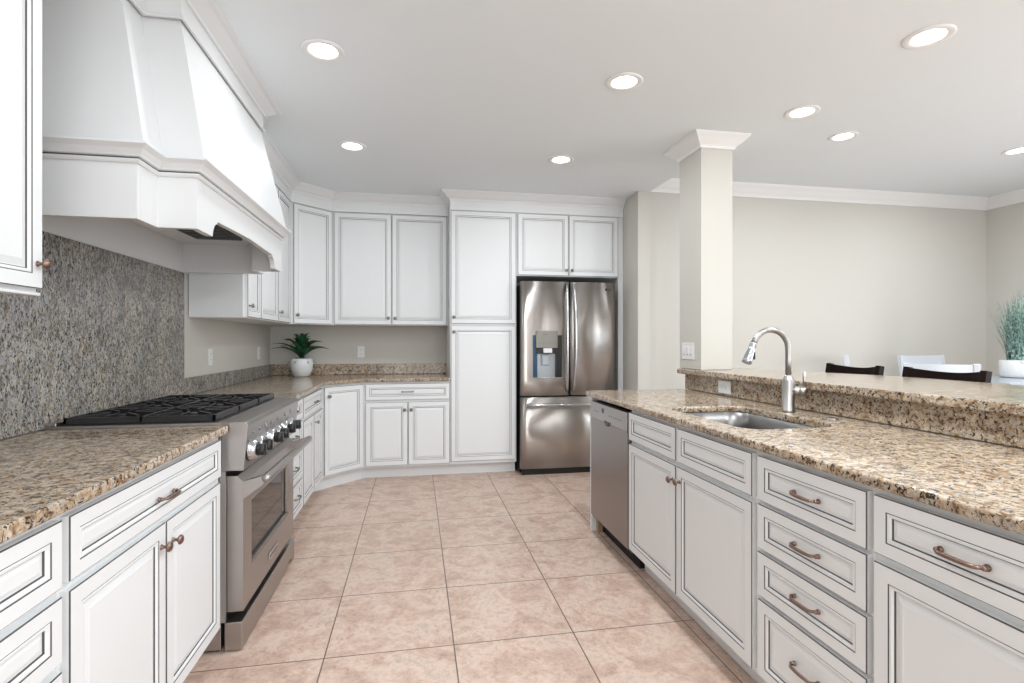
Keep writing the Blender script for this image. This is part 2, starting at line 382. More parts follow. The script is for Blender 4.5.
# ------------------------------------------------------------------ cabinetry
def door_bm(w, h, stile=0.055, th=0.020):
    """raised-panel front, local x 0..w, z 0..h, proud of y=0 towards -y; material 0 paint, 1 glaze"""
    b = bmesh.new()
    s = stile
    rings = [(0.0, 0.0, 0), (0.0, th-0.0026, 0), (0.0026, th, 1), (0.0034, th, 0), (s-0.0034, th, 0),
             (s-0.0008, th-0.0015, 1), (s+0.0012, th-0.0005, 0), (s+0.006, th-0.001, 0), (s+0.0085, th-0.006, 0), (s+0.0112, th-0.0095, 1), (s+0.0145, th-0.0095, 0),
             (s+0.022, th-0.0065, 0), (s+0.034, th-0.0030, 0), (s+0.0352, th-0.0036, 0)]
    lim = min(w, h)/2-0.008
    rings = [r for r in rings if r[0] < lim]
    prev = None
    for d, y, mi in rings:
        r = [b.verts.new(p) for p in ((d, -y, d), (w-d, -y, d), (w-d, -y, h-d), (d, -y, h-d))]
        if prev:
            for i in range(4):
                f = b.faces.new((prev[i], prev[(i+1) % 4], r[(i+1) % 4], r[i])); f.material_index = mi
        else: b.faces.new(r)
        prev = r
    b.faces.new(prev)
    bmesh.ops.recalc_face_normals(b, faces=b.faces[:]); return b
def knob_bm():
    b = bmesh.new()
    lathe(b, [(0.0085, 0), (0.0085, 0.002), (0.005, 0.005), (0.0045, 0.013), (0.008, 0.017), (0.0150, 0.021), (0.0155, 0.024), (0.012, 0.029), (0.006, 0.0315), (0.001, 0.032)], (0, 0, 0), '-y', 20)
    return b
def pull_bm(L=0.096):
    b = bmesh.new(); pts = []
    for i in range(15):
        t = i/14; x = -L/2+L*t; e = min(t, 1-t)*2
        pts.append((x, -0.006-0.017*min(1, (e*5.0))**0.7-0.003*math.sin(PI*t), 0.0))
    tube(b, pts, [0.0042+0.0012*math.sin(PI*i/14) for i in range(15)], 10)
    for sx in (-1, 1): lathe(b, [(0.0075, 0), (0.0075, 0.003), (0.005, 0.006), (0.0045, 0.012), (0.002, 0.014)], (sx*L/2, 0, 0), '-y', 14)
    for sx in (-1, 1): ball(b, (sx*(L/2+0.001), -0.010, 0), 0.0062, 8)
    return b
def child_at(o, x, y, z): o.location = (x, y, z)
FAR = False
def front(root, kind, x0, x1, z0, z1, hw=None):
    """kind door / drawer / false_drawer; hw = ('knob', x, z) or ('pull', x, z)"""
    st = 0.044 if kind == 'door' else 0.038
    if kind != 'door' and (z1-z0) > 0.2: st = 0.040
    o = obj('door' if kind == 'door' else ('drawer' if kind == 'drawer' else 'false_drawer_front'), door_bm(x1-x0, z1-z0, st), ['white', 'glaze'], root)
    child_at(o, x0, 0, z0)
    if hw:
        h = obj(hw[0], knob_bm() if hw[0] == 'knob' else pull_bm(), 'pewter' if FAR else 'bronze', o, label=('dull pewter ' if FAR else 'antique bronze ')+('round knob' if hw[0] == 'knob' else 'bar pull'))
        child_at(h, hw[1]-x0, -0.0195, hw[2]-z0)
    return o
def body(root, w, depth, z0, z1, toe=False, poly=None):
    b = nb()
    if poly: prism(b, poly, z0, z1)
    else: box(b, 0, w, 0, depth, z0, z1, 0.001, 1)
    obj('cabinet_body', b, 'white', root)
    if toe:
        b = nb(); box(b, 0, w, 0.075, depth-0.01, 0.0, z0); obj('toe_kick', b, 'white', root)
ZB, ZT = 0.108, 0.878          # base cabinet body
LFX, IFX, BFY = -0.770, 1.150, 4.850
L90, R90 = PI/2, -PI/2
def base(name, label, side, s0, s1, fronts, depth=None):
    w_ = abs(s1-s0)
    if side == 'left': r = thing(name, label, 'cabinet', (LFX, s0, 0), L90); d = 0.62
    elif side == 'island': r = thing(name, label, 'cabinet', (IFX, s0, 0), R90); d = 0.69
    else: r = thing(name, label, 'cabinet', (s0, BFY, 0), 0); d = 0.60
    if 'sink base' in label:
        b = nb(); W_ = w_-0.001
        box(b, 0, W_, 0.0, 0.022, ZB, ZT); box(b, 0, 0.018, 0.022, depth, ZB, ZT); box(b, W_-0.018, W_, 0.022, depth, ZB, ZT); box(b, 0.018, W_-0.018, 0.022, depth, ZB, ZB+0.018); box(b, 0.018, W_-0.018, depth-0.01, depth, ZB+0.018, ZT)
        obj('cabinet_body', b, 'white', r)
        b = nb(); box(b, 0, W_, 0.075, depth-0.01, 0.0, ZB); obj('toe_kick', b, 'white', r)
    else: body(r, w_-0.001, depth or d, ZB, ZT, True)
    for f in fronts: front(r, *f)
    return r
D0 = 0.125
# left run, near the camera
base('base_cabinet', 'white glazed bank of drawers in the lower left corner, cut by the picture edge', 'left', 0.72, 1.300,
     [('drawer', 0.03, 0.568, 0.712, 0.859, ('pull', 0.30, 0.785)), ('drawer', 0.03, 0.568, 0.551, 0.694, ('pull', 0.30, 0.622)), ('drawer', 0.03, 0.568, D0, 0.532, ('pull', 0.30, 0.33))])
base('base_cabinet', 'white glazed base cabinet with one wide drawer over two doors, left of the range', 'left', 1.300, 2.252,
     [('drawer', 0.012, 0.925, 0.714, 0.859, ('pull', 0.465, 0.775)), ('door', 0.012, 0.461, D0, 0.694, ('knob', 0.432, 0.628)), ('door', 0.468, 0.915, D0, 0.694, ('knob', 0.507, 0.622))])
# left run, beyond the range
FAR = True
base('base_cabinet', 'narrow white bank of four drawers just beyond the range', 'left', 3.192, 3.742,
     [('drawer', 0.03, 0.53, 0.735, 0.859, ('pull', 0.28, 0.80)), ('drawer', 0.03, 0.53, 0.552, 0.718, ('pull', 0.28, 0.64)), ('drawer', 0.03, 0.53, 0.345, 0.535, ('pull', 0.28, 0.44)), ('drawer', 0.03, 0.53, D0, 0.328, ('pull', 0.345, 0.243))])
base('base_cabinet', 'white base cabinet with a drawer over two narrow doors, between drawer bank and corner', 'left', 3.742, 4.535,
     [('drawer', 0.016, 0.772, 0.715, 0.859, ('pull', 0.445, 0.785)), ('door', 0.016, 0.39, D0, 0.695, None), ('door', 0.398, 0.772, D0, 0.695, ('knob', 0.440, 0.63))])
# diagonal corner base
def turned(root, ox, oy, ang, *args):
    """a front hung on a plane turned by ang about the point (ox, oy)"""
    o = front(root, *args); x0, z0 = o.location.x, o.location.z
    o.rotation_euler = (0, 0, ang); o.location = (ox-root.location.x+x0*math.cos(ang), oy-root.location.y+x0*math.sin(ang), z0)
def wpoly(root, pts):
    inv = ROOT[root.name].inverted(); return [tuple((inv @ Vector((x, y, 0))).xy) for x, y in pts]
r = thing('corner_cabinet', 'white corner base cabinet with one diagonal door under the potted plant', 'cabinet', (-0.95, 5.0, 0), 0)
dw = math.hypot(0.313, 0.313)
body(r, 0, 0, ZB, ZT, False, wpoly(r, [(-0.770, 4.537), (-0.457, 4.850), (-0.457, BY-0.005), (WX+0.005, BY-0.005), (WX+0.005, 4.537)]))
b = nb(); prism(b, wpoly(r, [(-0.83, 4.537), (-0.83, 4.552), (-0.475, 4.907), (-0.457, 4.907), (-0.457, BY-0.02), (WX+0.02, BY-0.02), (WX+0.02, 4.537)]), 0, ZB); obj('toe_kick', b, 'white', r)
turned(r, -0.770, 4.537, PI/4, 'door', 0.022, dw-0.022, D0, 0.860, ('knob', 0.058, 0.785))
base('base_cabinet', 'white base cabinet with one drawer over two doors on the back wall, beside the pantry', 'back', -0.457, 0.312,
     [('drawer', 0.016, 0.763, 0.714, 0.860, ('pull', 0.385, 0.788)), ('door', 0.016, 0.385, D0, 0.694, ('knob', 0.360, 0.625)), ('door', 0.393, 0.763, D0, 0.694, ('knob', 0.418, 0.625))])
# island
FAR = False
base('sink_cabinet', 'white glazed sink base of the island, two doors under two false drawer fronts', 'island', 2.667, 1.600,
     [('false_drawer', 0.004, 0.520, 0.714, 0.862, None), ('false_drawer', 0.535, 1.055, 0.714, 0.862, None),
      ('door', 0.004, 0.520, D0, 0.694, ('knob', 0.497, 0.628)), ('door', 0.530, 1.055, D0, 0.694, ('knob', 0.560, 0.632))], depth=0.69)
base('drawer_cabinet', 'white glazed bank of four drawers in the middle of the island front', 'island', 1.600, 1.138,
     [('drawer', 0.018, 0.452, 0.713, 0.862, ('pull', 0.242, 0.788)), ('drawer', 0.018, 0.452, 0.553, 0.701, ('pull', 0.242, 0.631)),
      ('drawer', 0.018, 0.452, 0.395, 0.541, ('pull', 0.242, 0.473)), ('drawer', 0.018, 0.452, D0, 0.383, ('pull', 0.242, 0.268))])
base('base_cabinet', 'white glazed island cabinet at the right picture edge, one drawer over a door', 'island', 1.138, 0.560,
     [('drawer', 0.010, 0.498, 0.716, 0.862, ('pull', 0.229, 0.790)), ('door', 0.010, 0.498, D0, 0.696, ('knob', 0.460, 0.62))])
# island end panel beyond the dishwasher
b = nb(); box(b, 1.135, 1.845, 3.280, 3.312, 0, ZT, 0.002)
tag(obj('end_panel', b, 'white'), 'thin white end panel closing the island beyond the dishwasher', 'panel')

# ---- uppers
UZ0, UZ1 = 1.395, 2.455
ULX, UBY = -1.080, 5.120
def upper(name, label, loc, rz, w_, depth, z0, z1, fronts, poly=None, rail=True):
    r = thing(name, label, 'cabinet', (loc[0], loc[1], 0), rz)
    body(r, w_, depth, z0, z1, False, wpoly(r, poly) if poly else None)
    for f in fronts: front(r, *f)
    return r
r = upper('wall_cabinet', 'tall white wall cabinet at the upper left picture edge, near side of the hood', (ULX, 0.85), L90, 0.888, 0.315, 1.385, 2.50,
      [('door', 0.02, 0.446, 1.396, 2.455, ('knob', 0.42, 1.47)), ('door', 0.454, 0.883, 1.396, 2.455, ('knob', 0.862, 1.466))])
b = nb(); box(b, 0.0, 0.888, -0.012, 0.02, 1.376, 1.3855, 0.003); obj('light_rail', b, 'white', r)
FAR = True
r = upper('wall_cabinet', 'white wall cabinet on the left wall between the hood and the corner, three doors', (ULX, 3.580), L90, 1.230, 0.315, UZ0, UZ1,
      [('door', 0.035, 0.325, 1.402, 2.445, ('knob', 0.060, 1.475)), ('door', 0.332, 0.790, 1.402, 2.445, None), ('door', 0.798, 1.224, 1.402, 2.445, ('knob', 0.825, 1.475))])
dwu = math.hypot(0.311, 0.311)
r = upper('corner_wall_cabinet', 'white corner wall cabinet with one diagonal door above the potted plant', (-1.0, 5.05), 0, 0, 0, UZ0, UZ1,
      [], poly=[(-1.080, 4.811), (-0.770, 5.121), (-0.770, BY-0.005), (WX+0.005, BY-0.005), (WX+0.005, 4.811)])
turned(r, -1.080, 4.811, PI/4, 'door', 0.034, dwu-0.014, 1.402, 2.445, ('knob', 0.060, 1.475))
upper('wall_cabinet', 'white wall cabinet with two doors on the back wall left of the pantry', (-0.769, UBY), 0, 1.079, 0.335, UZ0, UZ1,
      [('door', 0.022, 0.541, 1.402, 2.445, ('knob', 0.514, 1.463)), ('door', 0.549, 1.064, 1.402, 2.445, ('knob', 0.576, 1.463))])
# pantry and over-fridge
r = thing('pantry_cabinet', 'tall narrow white pantry cabinet with stacked doors, left of the fridge', 'cabinet', (0.312, BFY, 0), 0)
body(r, 0.622, 0.60, ZB, UZ1, True)
front(r, 'door', 0.008, 0.612, 1.408, 2.447, ('knob', 0.032, 1.466)); front(r, 'door', 0.008, 0.612, 0.137, 1.388, ('knob', 0.032, 1.330))
r = thing('wall_cabinet', 'white two-door cabinet above the refrigerator, on its side panels', 'cabinet', (0.936, BFY, 0), 0)
b = nb(); box(b, 0, 1.010, 0, 0.60, 1.862, UZ1, 0.001, 1); obj('cabinet_body', b, 'white', r)
b = nb(); box(b, 1.012, 1.062, 0, 0.60, 0.0, UZ1, 0.001, 1); obj('side_panel', b, 'white', r)
front(r, 'door', 0.010, 0.503, 1.870, 2.447, ('knob', 0.478, 1.920)); front(r, 'door', 0.510, 1.003, 1.870, 2.447, ('knob', 0.535, 1.920))

# frieze + crown over the cabinets (one continuous run in two lengths)
FZ = [(0, UZ1), (0.004, UZ1), (0.006, UZ1+0.004), (0.002, UZ1+0.008), (0.002, KC-0.062), (0, KC-0.062)]
def frieze(name, path, back):
    b = nb()
    poly = path+back
    prism(b, poly, UZ1+0.001, KC-0.001)
    sweep(b, path, CC, KC-0.0005, -1)
    return struct(name, b, 'white')
# body prisms sit over the cabinets; crown runs along the front path
frieze('trim_1', [(ULX+0.02, 3.62), (ULX+0.02, 4.806), (-0.766, 5.10), (0.311, 5.10)], [(0.311, BY-0.005), (WX+0.005, BY-0.005), (WX+0.005, 3.62)])
frieze('trim_2', [(0.313, 5.094), (0.313, 4.838), (1.998, 4.838)], [(1.998, BY-0.005), (0.313, BY-0.005)])
b = nb(); prism(b, [(ULX+0.02, 0.85), (ULX+0.02, 1.72), (WX+0.005, 1.72), (WX+0.005, 0.85)], 2.502, KC-0.001); sweep(b, [(ULX+0.02, 0.85), (ULX+0.02, 1.72)], CC, KC-0.0005, -1); struct('trim_3', b, 'white')

# ------------------------------------------------------------------ worktops
def worktop(name, label, outer, holes=[], z0=0.880, z1=0.910, m='gr', bev=0.008, cat='worktop'):
    b = nb(); prism_holes(b, outer, holes, z0, z1)
    o = obj(name, b, m, None, bevel=bev); return tag(o, label, cat)
LE = -0.733
worktop('worktop', 'gold speckled granite worktop left of the range in the lower left corner', [(-1.376, 0.70), (LE, 0.70), (LE, 2.256), (-1.376, 2.256)])
worktop('worktop', 'granite worktop turning the far corner beyond the range, the potted plant on it', [(WX+0.002, 3.186), (LE, 3.186), (LE, 4.520), (-0.442, 4.812), (0.310, 4.812), (0.310, BY-0.002), (WX+0.002, BY-0.002)])
def rrect(x0, x1, y0, y1, r, n=6):
    out = []
    for cx, cy, a0 in ((x1-r, y1-r, 0), (x0+r, y1-r, PI/2), (x0+r, y0+r, PI), (x1-r, y0+r, 1.5*PI)):
        for i in range(n+1): a = a0+PI/2*i/n; out.append((cx+r*math.cos(a), cy+r*math.sin(a)))
    return out
SX0, SX1, SY0, SY1 = 1.235, 1.655, 1.79, 2.46
worktop('worktop', 'gold and brown granite island worktop around the sunken steel sink', [(1.118, 0.50), (1.858, 0.50), (1.858, 3.41), (1.170, 3.41), (1.118, 3.358)], [rrect(SX0, SX1, SY0, SY1, 0.09)])
# upstands
def slab(name, label, poly, a0, a1, plane, m='gr', bev=0.003):
    b = nb(); prism(b, poly, a0, a1, plane); return tag(obj(name, b, m, None, bevel=bev), label, 'backsplash')
slab('backsplash', 'tall grey speckled granite slab on the wall behind the range', [(0.70, 0.912), (3.482, 0.912), (3.482, 1.660), (1.735, 1.660), (1.735, 1.366), (0.70, 1.366)], WX+0.001, WX+0.021, 'yz', 'gg')
slab('backsplash', 'low granite upstand on the left wall between the tall slab and the corner', [(3.484, 0.911), (BY-0.024, 0.911), (BY-0.024, 1.018), (3.484, 1.018)], WX+0.001, WX+0.021, 'yz', 'gg')
slab('backsplash', 'low granite upstand on the back wall behind the potted plant', [(WX+0.001, 0.911), (0.311, 0.911), (0.311, 1.018), (WX+0.001, 1.018)], BY-0.022, BY-0.001, 'xz', 'gr')
# pony wall, riser and bar top
b = nb(); box(b, 1.882, 2.12, 0.50, 3.395, 0, 1.015); struct('wall_island', b, 'wall')
slab('backsplash', 'brown flecked granite riser between the island worktop and the raised bar', [(0.50, 0.911), (3.395, 0.911), (3.395, 1.016), (0.50, 1.016)], 1.860, 1.881, 'yz', 'gr')
b = nb()
prism_holes(b, [(1.822, 0.45), (2.62, 0.45), (2.62, 2.45), (2.28, 3.46), (1.842, 3.46), (1.822, 3.44)], [], 1.017, 1.052)
tag(obj('breakfast_bar', b, 'gr', None, bevel=0.009), 'raised granite bar top running past the column behind the faucet', 'bar counter')
# column
r = thing('column', 'square greige column with white crown standing on the bar top', 'column', (1.985, 3.35, 1.052))
b = nb(); box(b, 1.870, 2.100, 3.20, 3.49, 1.053, KC-0.0005, 0.002, 1); obj('shaft', b, 'wall', r, world=True)
b = nb(); sweep(b, [(1.870, 3.20), (2.100, 3.20), (2.100, 3.49), (1.870, 3.49)], [(o_, q*0.75) for o_, q in CR], KC-0.0008, -1, True); obj('crown_moulding', b, 'trim', r, world=True, label='white flared crown moulding')

# ------------------------------------------------------------------ sink + faucet
r = thing('sink', 'undermounted stainless steel sink sunk in the island worktop', 'sink', ((SX0+SX1)/2, (SY0+SY1)/2, 0.70))
b = nb()
rings = []
for off, z in ((0.022, 0.879), (-0.004, 0.879), (-0.002, 0.80), (0.006-0.012, 0.73), (-0.03, 0.703), (-0.16, 0.698)):
    rad = 0.085 if off > -0.05 else 0.04
    rings.append([b.verts.new((x, y, z)) for x, y in rrect(SX0-off, SX1+off, SY0-off, SY1+off, rad)])
for a, c in zip(rings, rings[1:]):
    for i in range(len(a)): f = b.faces.new((a[i], a[(i+1) % len(a)], c[(i+1) % len(a)], c[i])); f.smooth = True
b.faces.new(rings[-1]); bmesh.ops.recalc_face_normals(b, faces=b.faces[:])
for f in b.faces: f.normal_flip()
o = obj('basin', b, 'sink', r, world=True)
b = nb(); lathe(b, [(0.045, 0), (0.045, 0.003), (0.035, 0.004), (0.03, 0.001), (0.001, 0.001)], ((SX0+SX1)/2, (SY0+SY1)/2, 0.699), 'z', 24); obj('drain', b, 'chrome', r, world=True)

FX, FY = 1.746, 2.214
r = thing('faucet', 'tall brushed nickel gooseneck faucet with pull-down spray behind the sink', 'faucet', (FX, FY, 0.910))
b = nb(); lathe(b, [(0.031, 0.911), (0.031, 0.917), (0.0275, 0.920), (0.0275, 1.060), (0.025, 1.066), (0.0185, 1.070), (0.0185, 1.080), (0.014, 1.084)], (FX, FY, 0), 'z', 28); obj('body', b, 'nickel', r, world=True)
b = nb()
R_ = 0.094; pts = [(FX, FY, 1.075), (FX, FY, 1.15), (FX, FY, 1.205)]
for i in range(1, 17):
    a = PI*0.90*i/16; pts.append((FX-R_+R_*math.cos(a), FY, 1.205+R_*math.sin(a)))
tube(b, pts, 0.0135, 16); obj('neck', b, 'nickel', r, world=True)
ex, ez = pts[-1][0], pts[-1][2]; dx, dz = pts[-1][0]-pts[-2][0], pts[-1][2]-pts[-2][2]; L_ = math.hypot(dx, dz); dx /= L_; dz /= L_
b = nb(); P_ = lambda t: (ex+dx*t*1.0, FY, ez+dz*t)
tube(b, [P_(-0.002), P_(0.004), P_(0.006), P_(0.03), P_(0.078), P_(0.082), P_(0.098), P_(0.100)], [0.0165, 0.0165, 0.0155, 0.0165, 0.0215, 0.0225, 0.0225, 0.018], 18); o = obj('spray_head', b, 'chrome', r, world=True)
b = nb(); box(b, ex-0.004, ex+0.006, FY-0.006, FY+0.006, ez-0.075, ez-0.040, 0.002); obj('spray_button', b, 'black', r, world=True)
b = nb(); ball(b, (FX+0.045, FY-0.035, 1.010), 0.024, 10); tube(b, [(FX+0.005, FY-0.004, 1.010), (FX+0.045, FY-0.035, 1.010)], [0.022, 0.021], 16)
obj('valve', b, 'nickel', r, world=True)
b = nb(); tube(b, [(FX+0.052, FY-0.041, 1.025), (FX+0.052, FY-0.041, 1.06), (FX+0.052, FY-0.041, 1.104)], [0.0065, 0.007, 0.0085], 12); obj('lever_handle', b, 'nickel', r, world=True)
b = nb(); lathe(b, [(0.024, 0), (0.024, 0.004), (0.019, 0.008), (0.001, 0.009)], (1.745, 1.945, 0.9105), 'z', 24)
tag(obj('worktop_button', b, 'chrome'), 'small round chrome button set in the worktop right of the faucet', 'button')

# ------------------------------------------------------------------ outlets and switches
def wallplate(name, label, c, normal, w_, h_, kind, group=None):
    """c centre on the wall face; normal +x,-x,-y"""
    rz = {'+x': L90, '-x': R90, '-y': 0}[normal]
    r = thing(name, label, 'switch' if 'switch' in name else 'outlet', c, rz, group or ('white wall outlets' if name == 'wall_outlet' else None))
    b = nb(); box(b, -w_/2, w_/2, -0.006, -0.0003, -h_/2, h_/2, 0.002); obj('cover_plate', b, 'plate', r)
    if kind == 'duplex':
        for s in (-1, 1):
            horiz = w_ > h_
            cx, cz = (s*0.022, 0) if horiz else (0, s*0.020)
            b = nb(); box(b, cx-0.015, cx+0.015, -0.0078, -0.005, cz-0.015, cz+0.015, 0.002); s_o = obj('socket', b, 'plate', r)
            b = nb()
            for q in (-0.006, 0.006):
                if horiz: box(b, cx-0.005, cx+0.004, -0.0084, -0.0070, q-0.001, q+0.001)
                else: box(b, q-0.001, q+0.001, -0.0084, -0.0070, cz-0.004, cz+0.005)
            obj('slots', b, 'slot', s_o)
    else:
        n = kind
        for i in range(n):
            cx = (i-(n-1)/2)*0.046
            b = nb(); box(b, cx-0.016, cx+0.016, -0.0085, -0.005, -0.033, 0.033, 0.0015); q = obj('rocker', b, 'plate', r)
            b = nb(); box(b, cx-0.009, cx+0.009, -0.0092, -0.0080, -0.027, -0.0225); obj('indicator', b, 'slot', q)
wallplate('wall_outlet', 'white duplex outlet on the left wall, nearer the range', (WX, 3.94, 1.135), '+x', 0.07, 0.115, 'duplex')
wallplate('wall_outlet', 'white duplex outlet on the left wall close to the corner behind the plant', (WX, 5.075, 1.137), '+x', 0.07, 0.115, 'duplex')
wallplate('wall_outlet', 'white duplex outlet on the back wall right of the potted plant', (-0.542, BY, 1.136), '-y', 0.07, 0.115, 'duplex')
wallplate('wall_outlet', 'white horizontal outlet in the granite riser left of the faucet', (1.860, 2.911, 0.964), '-x', 0.130, 0.078, 'duplex')
wallplate('light_switch', 'white three-gang switch plate on the side of the column', (1.870, 3.365, 1.176), '-x', 0.160, 0.115, 3)

# ------------------------------------------------------------------ hood
HC = 2.74
r = thing('range_hood', 'large white panelled chimney hood over the range', 'range hood', (WX, HC, 1.663))
A0, A1, XW = HC-0.76, HC+0.76, -0.932        # wings
B0, B1, XF = HC-0.62, HC+0.62, -0.797        # centre
z0, zm = 1.663, 1.852
t_ = 0.025
b = nb()
box(b, WX+0.002, XW-0.0, A0, A0+t_, z0, zm); box(b, WX+0.002, XW-0.0, A1-t_, A1, z0, zm)
box(b, XW-t_, XW+0.0005, A0+t_, B0+t_, z0, zm); box(b, XW-t_, XW+0.0005, B1-t_, A1-t_, z0, zm)
box(b, XW, XF-t_, B0, B0+t_, z0, zm); box(b, XW, XF-t_, B1-t_, B1, z0, zm)
def arch(s0, s1):
    h = 0.070
    pts = []
    a, c = s0, s1
    def leg(base_, d):  # from tip outward to the arch
        return [(base_+d*0.150, z0), (base_+d*0.152, z0+0.010), (base_+d*0.158, z0+0.028), (base_+d*0.170, z0+0.045), (base_+d*0.186, z0+0.056), (base_+d*0.200, z0+0.060), (base_+d*0.205, z0+0.070)]
    pts = [(a, z0)]+leg(a, 1)+[((a+c)/2, z0+0.082)]+leg(c, -1)[::-1]+[(c, z0), (c, zm), (a, zm)]
    return pts
prism(b, arch(B0, B1), XF-t_, XF, 'yz')
obj('mantel', b, 'hood', r, world=True)
plan = [(WX+0.002, A0), (XW, A0), (XW, B0), (XF, B0), (XF, B1), (XW, B1), (XW, A1), (WX+0.002, A1)]
b = nb()
sweep(b, plan, [(-0.03, -0.002), (0.006, -0.002), (0.012, 0.006), (0.012, 0.010), (0.006, 0.013), (0.006, 0.0165), (0.016, 0.019), (0.020, 0.026), (0.032, 0.040), (0.044, 0.048), (0.050, 0.052), (0.050, 0.060), (-0.03, 0.060)], zm, -1)
sh = [(0, 1), (0, 0)]
obj('mantel_moulding', b, 'hood', r, world=True)
b = nb(); sweep(b, plan, [(0.0055, 0.0128), (0.0072, 0.0128), (0.0072, 0.0172), (0.0055, 0.0172)], zm, -1); obj('glaze_line', b, 'glaze', r, world=True, label='dark glaze line under the moulding')
# tapering stepped chimney
def plan_at(xw, a, xf, c): return [(WX+0.002, HC-a), (xw, HC-a), (xw, HC-c), (xf, HC-c), (xf, HC+c), (xw, HC+c), (xw, HC+a), (WX+0.002, HC+a)]
b = nb()
lv = [(1.912, -0.906, 0.770, -0.768, 0.630), (2.482, -1.025, 0.672, -0.890, 0.530)]
rw = [[b.verts.new((x, y, z)) for x, y in plan_at(xw, a, xf, c)] for z, xw, a, xf, c in lv]
n_ = len(rw[0])
for i in range(n_): b.faces.new((rw[0][i], rw[0][(i+1) % n_], rw[1][(i+1) % n_], rw[1][i]))
b.faces.new(rw[0][::-1]); b.faces.new(rw[1]); bmesh.ops.recalc_face_normals(b, faces=b.faces[:])
obj('chimney', b, 'hood', r, world=True)
b = nb()
top = plan_at(-1.012, 0.682, -0.880, 0.545)
prism(b, top, 2.484, KC-0.002)
sweep(b, top, [(0, 0), (0.010, 0), (0.012, 0.004), (0.010, 0.010), (0, 0.010)], 2.474, -1)
obj('chimney_frieze', b, 'hood', r, world=True)
b = nb(); sweep(b, top, [(0, -0.056), (0.010, -0.056), (0.014, -0.046), (0.026, -0.040), (0.028, -0.037), (0.034, -0.033), (0.060, -0.012), (0.078, -0.008), (0.085, 0), (0, 0)], KC-0.001, -1); obj('chimney_crown', b, 'hood', r, world=True)
# liner with filters
b = nb(); box(b, WX+0.004, XW-t_-0.002, A0+t_+0.001, A1-t_-0.001, 1.836, 1.850); box(b, XW-t_-0.0015, XF-t_-0.001, B0+t_+0.001, B1-t_-0.001, 1.836, 1.850); obj('liner', b, 'hood', r, world=True)
b = nb()
box(b, -1.22, -0.98, HC-0.50, HC+0.50, 1.822, 1.8355, 0.002)
for i in range(24): box(b, -1.21, -0.99, HC-0.48+i*0.04, HC-0.46+i*0.04, 1.818, 1.822)
obj('filter', b, 'filter', r, world=True, label='dark metal grease filters')
# painted wall panel behind the liner, above the slab
b = nb(); box(b, WX+0.001, WX+0.014, 1.725, 3.578, 1.662, 1.835); tag(obj('wall_panel', b, 'hood'), 'white painted wall panel between the tall slab and the inside of the hood', 'panel')

# ------------------------------------------------------------------ range
RA, RB = 2.263, 3.179; RC = (RA+RB)/2
r = thing('range', 'wide stainless steel gas range with six knobs and a black cooktop', 'range', (-1.05, RC, 0))
b = nb(); box(b, -1.375, -0.765, RA+0.001, RB-0.001, 0.012, 0.90, 0.002); obj('body', b, 'steel', r, world=True)
for y_ in (RA+0.001, RB-0.0135): b = nb(); box(b, -0.766, -0.748, y_, y_+0.0125, 0.119, 0.7245, 0.001); obj('side_stile', b, 'steel', r, world=True)
b = nb(); box(b, -1.36, -0.78, RA+0.02, RB-0.02, 0.0, 0.013); obj('plinth', b, 'rubber', r, world=True)
# kick panel with its arched cut near the far foot
b = nb()
prism(b, [(RA, 0.006), (RB-0.20, 0.006), (RB-0.175, 0.020), (RB-0.155, 0.030), (RB-0.08, 0.030), (RB-0.06, 0.020), (RB-0.05, 0.006), (RB, 0.006), (RB, 0.118), (RA, 0.118)], -0.752, -0.685, 'yz')
obj('kick_panel', b, 'steel', r, world=True, bevel=0.004)
b = nb(); box(b, -0.764, -0.753, RA+0.014, RB-0.014, 0.119, 0.724); obj('gasket', b, 'rubber', r, world=True)
# door: frame with window, chamfered top
b = nb()
RD0 = RA+0.020; dz0, dz1, wy0, wy1, wz0, wz1 = 0.152, 0.700, RA+0.130, RB-0.130, 0.300, 0.575
dx0, dx1 = -0.750, -0.688
box(b, dx0, dx1, RD0, RB-0.010, dz0, wz0); box(b, dx0, dx1, RD0, wy0, wz0, wz1); box(b, dx0, dx1, wy1, RB-0.010, wz0, wz1)
prism(b, [(dx0, wz1), (dx1, wz1), (dx1, 0.674), (-0.710, 0.700), (dx0, 0.700)], RD0, RB-0.010, 'xz')
dr = obj('oven_door', b, 'steel', r, world=True)
b = nb(); box(b, -0.712, -0.706, wy0, wy1, wz0, wz1); obj('window_glass', b, 'glass', dr, world=True)
b = nb()
for (y0_, y1_, z0_, z1_) in ((wy0, wy1, wz0, wz0+0.010), (wy0, wy1, wz1-0.010, wz1)): box(b, -0.706, -0.690, y0_, y1_, z0_, z1_, 0.003)
for y0_ in (wy0, wy1-0.012): box(b, -0.706, -0.690, y0_, y0_+0.012, wz0+0.010, wz1-0.010, 0.003)
obj('window_frame', b, 'steel', dr, world=True)
# handle
b = nb()
for y_ in (RD0+0.002, RB-0.034): prism(b, [(-0.688, 0.605), (-0.612, 0.660), (-0.600, 0.700), (-0.688, 0.676)], y_, y_+0.022, 'xz')
tube(b, [(-0.600, RA+0.008, 0.686), (-0.600, RA+0.02, 0.686), (-0.600, RB-0.02, 0.686), (-0.600, RB-0.008, 0.686)], [0.014, 0.018, 0.018, 0.014], 14)
obj('handle', b, 'steel', dr, world=True)
b = nb(); box(b, -0.688, -0.683, RC-0.070, RC+0.090, 0.204, 0.238, 0.002); bd = obj('badge', b, 'chrome', dr, world=True)
b = nb()
for i in range(10): box(b, -0.6832, -0.6822, RC-0.058+i*0.014, RC-0.050+i*0.014, 0.213, 0.223)
obj('badge_lettering', b, 'slot', bd, world=True)
